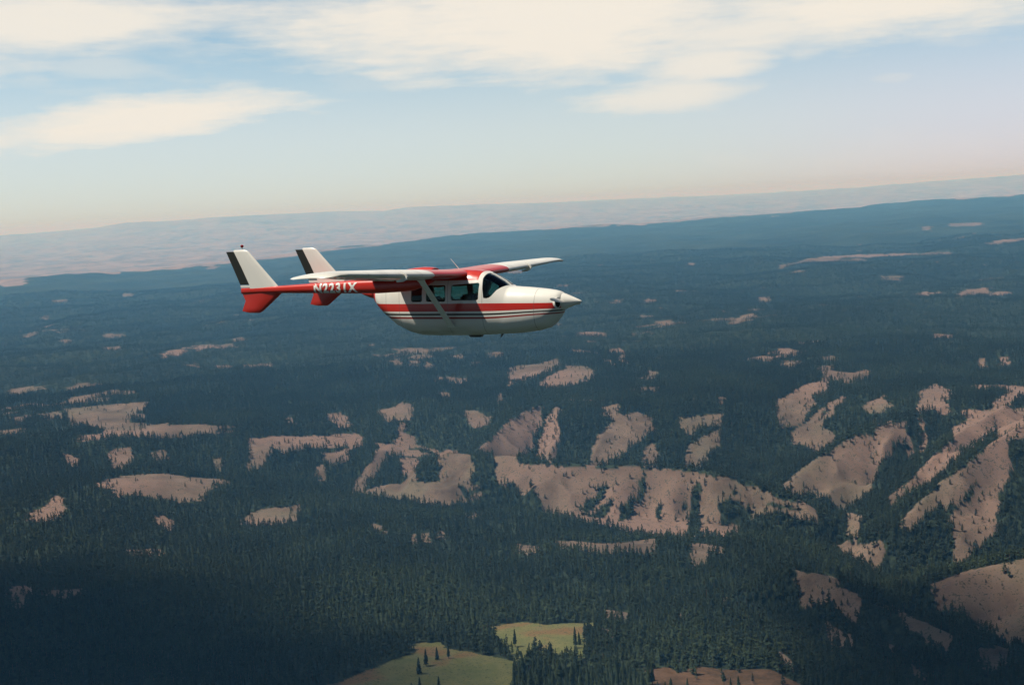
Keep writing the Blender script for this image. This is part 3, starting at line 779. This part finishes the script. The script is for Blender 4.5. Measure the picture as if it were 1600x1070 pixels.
def revolve(name, prof, cz, material, parent, seg=28):
    return loft(name, [[(x, r * math.cos(2 * math.pi * k / seg), cz + r * math.sin(2 * math.pi * k / seg)) for k in range(seg)] for x, r in prof], material, parent)
sp = revolve('spinner', [(-.005, .004), (.03, .028), (.10, .060), (.2, .102), (.3, .143), (.4, .182), (.46, .20), (.475, .19)], .015, M_WHITE, ac)
rs = revolve('spinner', [(6.04, .004), (6.0, .03), (5.9, .07), (5.8, .105), (5.7, .13), (5.62, .145), (5.585, .14)], .265, M_RED, ac)
rs['label'] = 'red rear spinner between the booms'
def blade(hub, x, ang, R):
    rings = []
    for t in np.linspace(.1, 1, 12):
        ch = .038 + .034 * math.sin(math.pi * min(1, t * 1.1)) * (1 - .35 * t); tw = math.radians(62 - 44 * t); r = R * t
        if t > .97: ch *= .4
        sec = []
        for k in range(8):
            a = 2 * math.pi * k / 8; c = ch * math.cos(a); th = .009 * math.sin(a)
            dx = c * math.sin(tw) + th * math.cos(tw); dt = c * math.cos(tw) - th * math.sin(tw)
            sec.append((x + dx, r * math.cos(ang) - dt * math.sin(ang), hub + r * math.sin(ang) + dt * math.cos(ang)))
        rings.append(sec)
    return rings
for k in (0, 1): loft('propeller_blade', blade(.015, .40, math.radians(6.5) + k * math.pi, .90), M_GREY, ac)
for k in (0, 1): loft('propeller_blade', blade(.265, 5.66, math.radians(21) + k * math.pi, .97), M_GREY, ac)

# cooling inlets either side of the spinner
def inlet(s_):
    c = Vector((.515, .265 * s_, -.005)); nrm = Vector((-1, .62 * s_, .05)).normalized(); uy = Vector((0, 0, 1)).cross(nrm).normalized(); uz = nrm.cross(uy)
    def oval(a, b, d): return [tuple(c + uy * a * math.cos(t) + uz * b * math.sin(t) + nrm * d) for t in [2 * math.pi * k / 24 for k in range(24)]]
    lip = loft('cowl_inlet', [oval(.088, .125, -.09), oval(.092, .130, .02), oval(.084, .122, .045), oval(.070, .106, .044)], M_WHITE, ac)
    loft('inlet_shade_disc', [oval(.068, .104, .040), oval(.069, .105, .0455)], M_DARK, lip)  # flat dark disc stands in for the shaded hole
inlet(1); inlet(-1)
# dorsal scoop of the rear engine
def scoop():
    rings = []
    for x, w, h in ((3.86, .20, .055), (3.95, .23, .075), (4.15, .24, .085), (4.4, .22, .07), (4.62, .16, .04), (4.85, .05, .0)):
        rings.append([(x, w * math.cos(a), .79 + max(0, h + .02) * (math.sin(a) if math.sin(a) > 0 else .6 * math.sin(a))) for a in [2 * math.pi * k / 20 for k in range(20)]])
    o = loft('engine_scoop', rings, M_RED, ac)
    loft('scoop_shade_plate', [[(x, .17 * math.cos(a), .80 + .05 * max(0, math.sin(a)) - .01) for a in [2 * math.pi * k / 20 for k in range(20)]] for x in (3.850, 3.858)], M_DARK, o)  # dark plate over the front, painting in the shade of the intake
scoop()
# --- wing
def naca(t, m_=.02, p=.4, n=18, a=0.0, b=1.0, cap=True):
    xs = [a + (b - a) * .5 * (1 - math.cos(math.pi * i / n)) if a == 0 else a + (b - a) * i / n for i in range(n + 1)]
    if a == 0 and b < 1: xs = [b * (1 - math.cos(.5 * math.pi * i / n)) for i in range(n + 1)]
    def yt(x): return 5 * t * (.2969 * math.sqrt(x) - .126 * x - .3516 * x * x + .2843 * x ** 3 - .1030 * x ** 4)
    def yc(x): return m_ / p ** 2 * (2 * p * x - x * x) if x < p else m_ / (1 - p) ** 2 * (1 - 2 * p + 2 * p * x - x * x)
    up_ = [(x, yc(x) + max(yt(x), .0012)) for x in xs]; lo = [(x, yc(x) - max(yt(x), .0012)) for x in xs]
    return up_[::-1] + lo[(1 if a == 0 else 0):]
WS = np.array([(0, 2.76, 4.70, .70, .12), (.7, 2.76, 4.70, .70, .12), (1.92, 2.78, 4.70, .738, .13), (3.15, 2.80, 4.58, .785, .13), (5.25, 2.86, 4.08, .882, .105), (5.5, 2.87, 4.03, .882, .095), (5.68, 2.90, 3.97, .860, .085), (5.78, 2.97, 3.90, .845, .055), (5.82, 3.12, 3.80, .835, .03)])
def wsec(y, a=0.0, b=1.0, n=18, drop=0.0, le=0.0):
    ay = abs(y); xl, xt, zl, th = [float(np.interp(ay, WS[:, 0], WS[:, i])) for i in (1, 2, 3, 4)]; xl -= le; c = xt - xl; inc = math.radians(2.6 - 1.6 * min(1, ay / 5.8))
    out = []
    for x, z in naca(th, a=a, b=b, n=n):
        X = x * c; Z = z * c
        if drop and a > 0: Z -= math.tan(math.radians(drop)) * (X - a * c)
        out.append((xl + X * math.cos(inc) + Z * math.sin(inc), y, zl - X * math.sin(inc) + Z * math.cos(inc)))
    return out
H_ = .755
ys = [-5.25, -4.5, -3.8, -3.16, -2.5, -1.92, -1.0, 0, 1.0, 1.92, 2.5, 3.16, 3.8, 4.5, 5.25]
wing = loft('wing', [wsec(y, 0, H_) for y in ys], M_WING, ac)
for s_ in (1, -1):
    loft('wing_tip', [wsec(s_ * y, 0, 1) for y in (5.253, 5.35, 5.5, 5.6, 5.68, 5.74, 5.78, 5.805, 5.82)], M_WING, wing)
    loft('aileron', [wsec(s_ * y, H_ + .008, 1, 5, 1) for y in (3.19, 3.8, 4.5, 5.24)], M_WING, wing)
    loft('flap', [wsec(s_ * y, H_ + .008, 1, 5, 2) for y in (.64, 1.2, 1.92, 2.5, 3.17)], M_WING, wing)
    # leading edge cuff and stall fence
    P = [(2.73, -.02), (2.76, .03), (2.90, .09), (2.92, .06), (2.82, -.02), (2.90, -.08), (3.02, -.11), (3.00, -.15), (2.87, -.14), (2.76, -.09)]
    z0 = .785; V = [(x, s_ * 3.15, z0 + z) for x, z in P] + [(x, s_ * 3.20, z0 + z) for x, z in P]; n = len(P)
    fix_normals(mesh_obj('stall_fence', V, [tuple(range(n)), tuple(range(2 * n - 1, n - 1, -1))] + [(k, k + n, (k + 1) % n + n, (k + 1) % n) for k in range(n)], M_WHITE, wing, False))
    for yy in (2.2, 3.0, 4.1):
        zt = wsec(s_ * yy, 0, 1)[-8]
        tube('hinge_fairing', (zt[0] - .35, s_ * yy, zt[2] - .005), (zt[0] + .25, s_ * yy, zt[2] + .005), .022, .008, M_WHITE, wing, 8)
    # lift strut
    A = Vector((3.15, .56 * s_, -.54)); B = Vector((3.21, 1.83 * s_, .64))
    rings = []
    for t in (0, .06, .5, .94, 1.0):
        c = A.lerp(B, t); cw = .085 if .01 < t < .99 else .11
        perp = Vector((0, -(B - A).z, (B - A).y)).normalized()
        rings.append([tuple(c + Vector((1, 0, 0)) * cw * math.cos(a) + perp * .026 * math.sin(a)) for a in [2 * math.pi * k / 16 for k in range(16)]])
    loft('wing_strut', rings, M_WHITE, ac)
# --- booms, fins, rudders, stabiliser
BS = np.array([(3.05, .60, .60, .01), (3.2, .65, .50, .07), (3.7, .68, .36, .13), (4.6, .665, .325, .145), (5.4, .64, .33, .14), (6.4, .595, .35, .12), (7.5, .545, .362, .09), (8.4, .515, .36, .055), (8.68, .50, .36, .03)])
for s_ in (1, -1):
    yb = 1.45 * s_; rings = []
    for x in np.linspace(3.05, 8.68, 30):
        tp, bt, w_ = [float(np.interp(x, BS[:, 0], BS[:, i])) for i in (1, 2, 3)]
        rings.append([(x, yb + w_ * math.copysign(abs(math.cos(a)) ** .8, math.cos(a)), (tp + bt) / 2 + (tp - bt) / 2 * math.copysign(abs(math.sin(a)) ** .8, math.sin(a))) for a in [2 * math.pi * (k + .5) / 24 for k in range(24)]])
    boom = loft('tail_boom', rings, M_RED, ac)
    def vsec(z, x0, x1, th, split=None, part=0, n=8):
        pts_ = []
        c = x1 - x0
        for x, t in naca(th / c, 0.0001, n=14):
            pts_.append((x0 + x * c, yb + t * c, z))
        return pts_
    def slab(name, secs, material, parent):   # secs: z, x front, x rear, half thickness front, half thickness rear, rounded front?
        rings = []
        for z, x0, x1, t0, t1, rnd_ in secs:
            if rnd_: pr = [(x1, t1), (x0 + (x1 - x0) * .5, t0), (x0 + (x1 - x0) * .15, t0 * .75), (x0 + (x1 - x0) * .03, t0 * .35), (x0, 0), (x0 + (x1 - x0) * .03, -t0 * .35), (x0 + (x1 - x0) * .15, -t0 * .75), (x0 + (x1 - x0) * .5, -t0), (x1, -t1)]
            else: pr = [(x1, t1), (x0, t0), (x0, -t0), (x1, -t1)]
            rings.append([(x, yb + y, z) for x, y in pr])
        return loft(name, rings, material, parent)
    fin = slab('vertical_fin', [(.49, 7.47, 8.385, .055, .05, 1), (.545, 7.54, 8.375, .055, .05, 1), (1.0, 7.99, 8.61, .045, .04, 1), (1.40, 8.385, 8.835, .035, .03, 1), (1.44, 8.44, 8.865, .03, .026, 1), (1.465, 8.52, 8.84, .012, .012, 1)], M_WHITE, ac)
    slab('rudder', [(.585, 8.40, 8.715, .044, .006, 0), (1.0, 8.625, 8.91, .036, .005, 0), (1.425, 8.86, 9.115, .027, .004, 0)], M_BLACK, fin)
    slab('tail_cone', [(.515, 8.36, 8.70, .046, .008, 0), (.572, 8.385, 8.71, .046, .008, 0)], M_WHITE, fin)
    slab('ventral_fin', [(.42, 7.36, 8.69, .05, .008, 1), (.30, 7.52, 8.63, .05, .007, 1), (.18, 7.68, 8.57, .048, .006, 1), (.0, 7.93, 8.655, .04, .006, 1), (-.08, 8.04, 8.69, .034, .006, 1), (-.125, 8.13, 8.45, .015, .006, 1)], M_RED, ac)
    if s_ == 1:
        tube('beacon_stalk', (8.60, yb, 1.45), (8.60, yb, 1.535), .014, .012, M_WHITE, fin, 8)
        b_ = revolve('beacon', [(0, .001), (.006, .028), (.03, .04), (.06, .04), (.075, .02), (.08, .001)], 0, M_LAMP, fin, 14)
        for v in b_.data.vertices: v.co = Vector((8.60 + v.co.z, yb + v.co.y, 1.515 + v.co.x))
        # registration along the side of the near boom, following its curve
        cu = bpy.data.curves.new('reg', 'FONT'); cu.body = 'N2231X'; cu.size = .30; cu.offset = .012; cu.space_character = 1.18
        to = bpy.data.objects.new('reg', cu); COL.objects.link(to); bpy.context.view_layer.update()
        me = evaluated(to); bpy.data.objects.remove(to)
        bm = bmesh.new(); bm.from_mesh(me); bmesh.ops.subdivide_edges(bm, edges=[e for e in bm.edges if e.calc_length() > .04], cuts=3)
        bmesh.ops.triangulate(bm, faces=bm.faces[:])
        xs_ = [v.co.x for v in bm.verts]; x0_, x1_ = min(xs_), max(xs_); h_ = max(v.co.y for v in bm.verts)
        for v in bm.verts:
            X = 6.38 - (v.co.x - x0_) / (x1_ - x0_) * 1.27; Z = .362 + v.co.y / h_ * .225 + (6.37 - X) * .012
            tp, bt, w_ = [float(np.interp(X, BS[:, 0], BS[:, i])) for i in (1, 2, 3)]; q = min(.97, abs(Z - (tp + bt) / 2) / ((tp - bt) / 2))
            v.co = Vector((X, yb + w_ * (1 - q ** 2.5) ** .4 + .006, Z))
        bm.to_mesh(me); bm.free(); me.name = 'registration_lettering'; me.materials.clear(); me.materials.append(M_LET)
        lo_ = bpy.data.objects.new('registration_lettering', me); COL.objects.link(lo_); lo_.parent = boom
def flat(name, x0, x1, t0, t1, y0, y1, z, rnd_):
    def pr(): 
        if rnd_: return [(x1, t1), ((x0 + x1) / 2, t0), (x0 + .05, t0 * .6), (x0, 0), (x0 + .05, -t0 * .6), ((x0 + x1) / 2, -t0), (x1, -t1)]
        return [(x1, t1), (x0, t0), (x0, -t0), (x1, -t1)]
    return loft(name, [[(x, y, z + t) for x, t in pr()] for y in (y0, (y0 + y1) / 2, y1)], M_RED, ac)
flat('horizontal_stabiliser', 7.72, 8.22, .04, .035, -1.43, 1.43, .455, True)
el = flat('elevator', 8.228, 8.55, .033, .005, -1.36, 1.36, .455, False)
# --- small fittings
tube('whip_antenna', (3.18, 0, .81), (3.42, 0, 1.08), .010, .004, M_WHITE, ac, 6)
tube('blade_antenna', (2.05, 0, -.73), (2.12, 0, -.83), .03, .015, M_BLACK, ac, 8)
box('belly_fairing', (2.62, -.08, -.83), (2.95, .08, -.76), M_BLACK, ac, .02)
# --- cabin
box('instrument_panel', (1.88, -.48, -.2), (2.0, .48, .24), M_SEAT, ac, .03)
for sx, zt in ((2.84, .22), (3.62, .18)):
    for sy in (-.27, .27):
        st_ = box('cabin_seat', (sx - .38, sy - .21, -.42), (sx + .10, sy + .21, -.26), M_SEAT, ac, .04)
        bk = box('seat_back', (sx, sy - .20, -.3), (sx + .12, sy + .20, zt), M_SEAT, st_, .05)
# --- the pilot in the far front seat
def pilot():
    root = bpy.data.objects.new('person', None); COL.objects.link(root)
    L0 = Matrix(mm.tolist()); root.matrix_world = L0 @ Matrix.Translation((2.66, -.27, -.27))
    tag(root, 'pilot in a headset and dark shirt seated behind the windshield, hands on the yoke', 'person')
    M_SKIN = mat('skin', (.42, .24, .16), .55); M_SHIRT = mat('shirt_cloth', (.035, .045, .05), .9); M_HAIR = mat('hair', (.03, .02, .012), .8); M_HS = mat('headset_plastic', (.72, .72, .66), .35)
    def skinned(name, nodes, edges, material, parent, sub=2):
        me = bpy.data.meshes.new(name); me.from_pydata([n[0] for n in nodes], edges, []); o = bpy.data.objects.new(name, me); COL.objects.link(o)
        md_ = o.modifiers.new('skin', 'SKIN'); md_.use_smooth_shade = True
        for i, n in enumerate(nodes): o.data.skin_vertices[0].data[i].radius = (n[1], n[2] if len(n) > 2 else n[1])
        o.data.skin_vertices[0].data[0].use_root = True
        s = o.modifiers.new('sub', 'SUBSURF'); s.levels = sub
        me2 = evaluated(o); o.modifiers.clear(); o.data = me2; me2.name = name; me2.materials.clear(); me2.materials.append(material); o.parent = parent; me2.shade_smooth(); return o
    # x aft, y starboard, z up, pelvis at the origin
    nd = [((0, 0, 0), .13, .15), ((.04, 0, .16), .12, .15), ((.05, 0, .34), .12, .17), ((.03, 0, .47), .07, .09), ((.0, 0, .55), .05), ((-.03, 0, .62), .055, .065), ((-.05, 0, .70), .085, .078), ((-.045, 0, .78), .088, .078), ((-.03, 0, .85), .055)]
    ed = [(i, i + 1) for i in range(8)]
    for s_ in (1, -1):
        b = len(nd)
        nd += [((.03, .17 * s_, .42), .06), ((-.05, .22 * s_, .20), .045), ((-.26, .17 * s_, .14), .036), ((-.36, .12 * s_, .17), .026)]
        ed += [(3, b), (b, b + 1), (b + 1, b + 2), (b + 2, b + 3)]
        b = len(nd)
        nd += [((-.12, .11 * s_, .01), .085), ((-.46, .12 * s_, .08), .062), ((-.62, .11 * s_, -.16), .045), ((-.70, .11 * s_, -.26), .034), ((-.82, .11 * s_, -.25), .03)]
        ed += [(0, b), (b, b + 1), (b + 1, b + 2), (b + 2, b + 3), (b + 3, b + 4)]
    body = skinned('body', nd, ed, M_SKIN, root)
    # face
    bm = bmesh.new(); bm.from_mesh(body.data)
    bm.to_mesh(body.data); bm.free()
    nose = [((-.135, 0, .735), .012), ((-.152, 0, .715), .014), ((-.135, 0, .70), .012)]
    skinned('nose', nose, [(0, 1), (1, 2)], M_SKIN, root, 1)
    for s_ in (1, -1): tube('eye', (-.118, .03 * s_, .745), (-.130, .03 * s_, .745), .011, .009, M_HAIR, root, 8)
    tube('mouth', (-.122, -.022, .672), (-.122, .022, .672), .006, .006, mat('lips', (.3, .1, .08), .5), root, 6)
    for s_ in (1, -1):
        for k in range(5):
            a = (k - 2) * .018
            skinned('hand_finger' if k else 'thumb', [((-.36, .12 * s_ + a * .6, .17 + (.02 if k == 0 else 0)), .012), ((-.40, .12 * s_ + a, .185), .010), ((-.425, .12 * s_ + a, .165), .009), ((-.415, .12 * s_ + a, .145), .008)], [(0, 1), (1, 2), (2, 3)], M_SKIN, root, 1)
    sh = [((.0, 0, -.02), .15, .17), ((.04, 0, .16), .135, .165), ((.05, 0, .34), .135, .185), ((.03, 0, .46), .085, .10)]
    se = [(0, 1), (1, 2), (2, 3)]
    for s_ in (1, -1):
        b = len(sh); sh += [((.03, .17 * s_, .42), .075), ((-.05, .22 * s_, .20), .06), ((-.20, .185 * s_, .155), .05)]; se += [(3, b), (b, b + 1), (b + 1, b + 2)]
    skinned('shirt', sh, se, M_SHIRT, root)
    tr = [((0, 0, 0), .14, .16)]; te = []
    for s_ in (1, -1):
        b = len(tr); tr += [((-.12, .11 * s_, .01), .098), ((-.46, .12 * s_, .08), .075), ((-.62, .11 * s_, -.16), .058), ((-.69, .11 * s_, -.25), .05)]; te += [(0, b), (b, b + 1), (b + 1, b + 2), (b + 2, b + 3)]
    skinned('trousers', tr, te, mat('trouser_cloth', (.02, .025, .04), .9), root)
    skinned('hair', [((.01, 0, .71), .075, .08), ((-.015, 0, .79), .095, .086), ((-.055, 0, .835), .07, .07)], [(0, 1), (1, 2)], M_HAIR, root)
    for s_ in (1, -1): tube('ear_cup', (-.04, .078 * s_, .735), (-.04, .112 * s_, .735), .045, .038, M_HS, root, 14)
    skinned('headband', [((-.035, .10, .75), .013), ((-.03, .085, .85), .013), ((-.03, 0, .90), .014), ((-.03, -.085, .85), .013), ((-.035, -.10, .75), .013)], [(0, 1), (1, 2), (2, 3), (3, 4)], M_HS, root)
pilot()

# ------------------------------------------------------------------ unseen clouds added high to the left purely to darken the near forest
def build_shade_cloud(gx, gy, rx, ry, depth, seed, base=1900.0):
    # a lens of thin cloud: its shade fades out towards the rim
    k = (base - 80) / to_sun[2]; V = []; nr, na = 26, 72; T = 150.0
    for sgn in (1, -1):
        for i in range(nr + 1):
            for j in range(na):
                a = 2 * math.pi * j / na; q = i / nr; w = 1 + .16 * math.sin(3 * a + seed) + .10 * math.sin(5 * a + 2 * seed) + .05 * math.sin(11 * a + seed)
                x, y = q * rx * w * math.cos(a), q * ry * w * math.sin(a)
                t = T * (1 - q * q) ** 1.4 * (1 + .5 * (math.sin(x * .011 + seed) * math.sin(y * .013) + .5 * math.sin(x * .027) * math.sin(y * .031 + seed)) * (1 - q)) + .6
                V.append((x, y, sgn * t))
    Fc = []; N0 = (nr + 1) * na
    for o_, fl in ((0, 0), (N0, 1)):
        for i in range(nr):
            for j in range(na):
                f = (o_ + i * na + j, o_ + i * na + (j + 1) % na, o_ + (i + 1) * na + (j + 1) % na, o_ + (i + 1) * na + j); Fc.append(f if fl else f[::-1])
    for j in range(na): Fc.append((nr * na + j, nr * na + (j + 1) % na, N0 + nr * na + (j + 1) % na, N0 + nr * na + j))
    bm = bmesh.new(); vs = [bm.verts.new(v) for v in V]
    for f in Fc: bm.faces.new([vs[q] for q in f])
    bmesh.ops.remove_doubles(bm, verts=bm.verts[:], dist=.05); bmesh.ops.recalc_face_normals(bm, faces=bm.faces[:])
    me = bpy.data.meshes.new('cloud'); bm.to_mesh(me); bm.free(); me.shade_smooth()
    M = bpy.data.materials.new('shade_cloud_vapour'); M.use_nodes = True; N = NT(M.node_tree)
    p = N.node('ShaderNodeVolumePrincipled', {'Color': (1, 1, 1, 1), 'Absorption Color': (1, 1, 1, 1), 'Density': depth / (2 * T), 'Anisotropy': .3})
    o = N.node('ShaderNodeOutputMaterial', out=None); N.l.new(p, o.inputs['Volume']); me.materials.append(M)
    o = bpy.data.objects.new('cloud', me); COL.objects.link(o); o.location = (gx + to_sun[0] * k, gy + to_sun[1] * k, base); o['kind'] = 'structure'  # added out of view, up-sun of the ground it darkens
build_shade_cloud(-1060, 1140, 900, 880, 6.0, 1)
build_shade_cloud(620, 1110, 470, 540, 3.4, 2)

# ------------------------------------------------------------------ haze
def build_haze():
    R = 92000.0; top = 715.0; bot = -420.0
    V = [(-R, -R, bot), (R, -R, bot), (R, R, bot), (-R, R, bot), (-R, -R, top), (R, -R, top), (R, R, top), (-R, R, top)]
    Fc = [(3, 2, 1, 0), (4, 5, 6, 7), (0, 1, 5, 4), (1, 2, 6, 5), (2, 3, 7, 6), (3, 0, 4, 7)]
    M = bpy.data.materials.new('haze'); M.use_nodes = True; N = NT(M.node_tree)
    p = N.node('ShaderNodeVolumePrincipled', {'Color': (.20, .56, 1, 1), 'Absorption Color': (1, 1, 1, 1), 'Density': 5.2e-5, 'Anisotropy': 0.0})
    o = N.node('ShaderNodeOutputMaterial', out=None); N.l.new(p, o.inputs['Volume'])
    h = mesh_obj('haze', V, Fc, M, smooth=False); h['kind'] = 'stuff'; h['label'] = 'pale blue haze filling the air down to the horizon'; h['category'] = 'haze'
    h.display_type = 'WIRE'
build_haze()
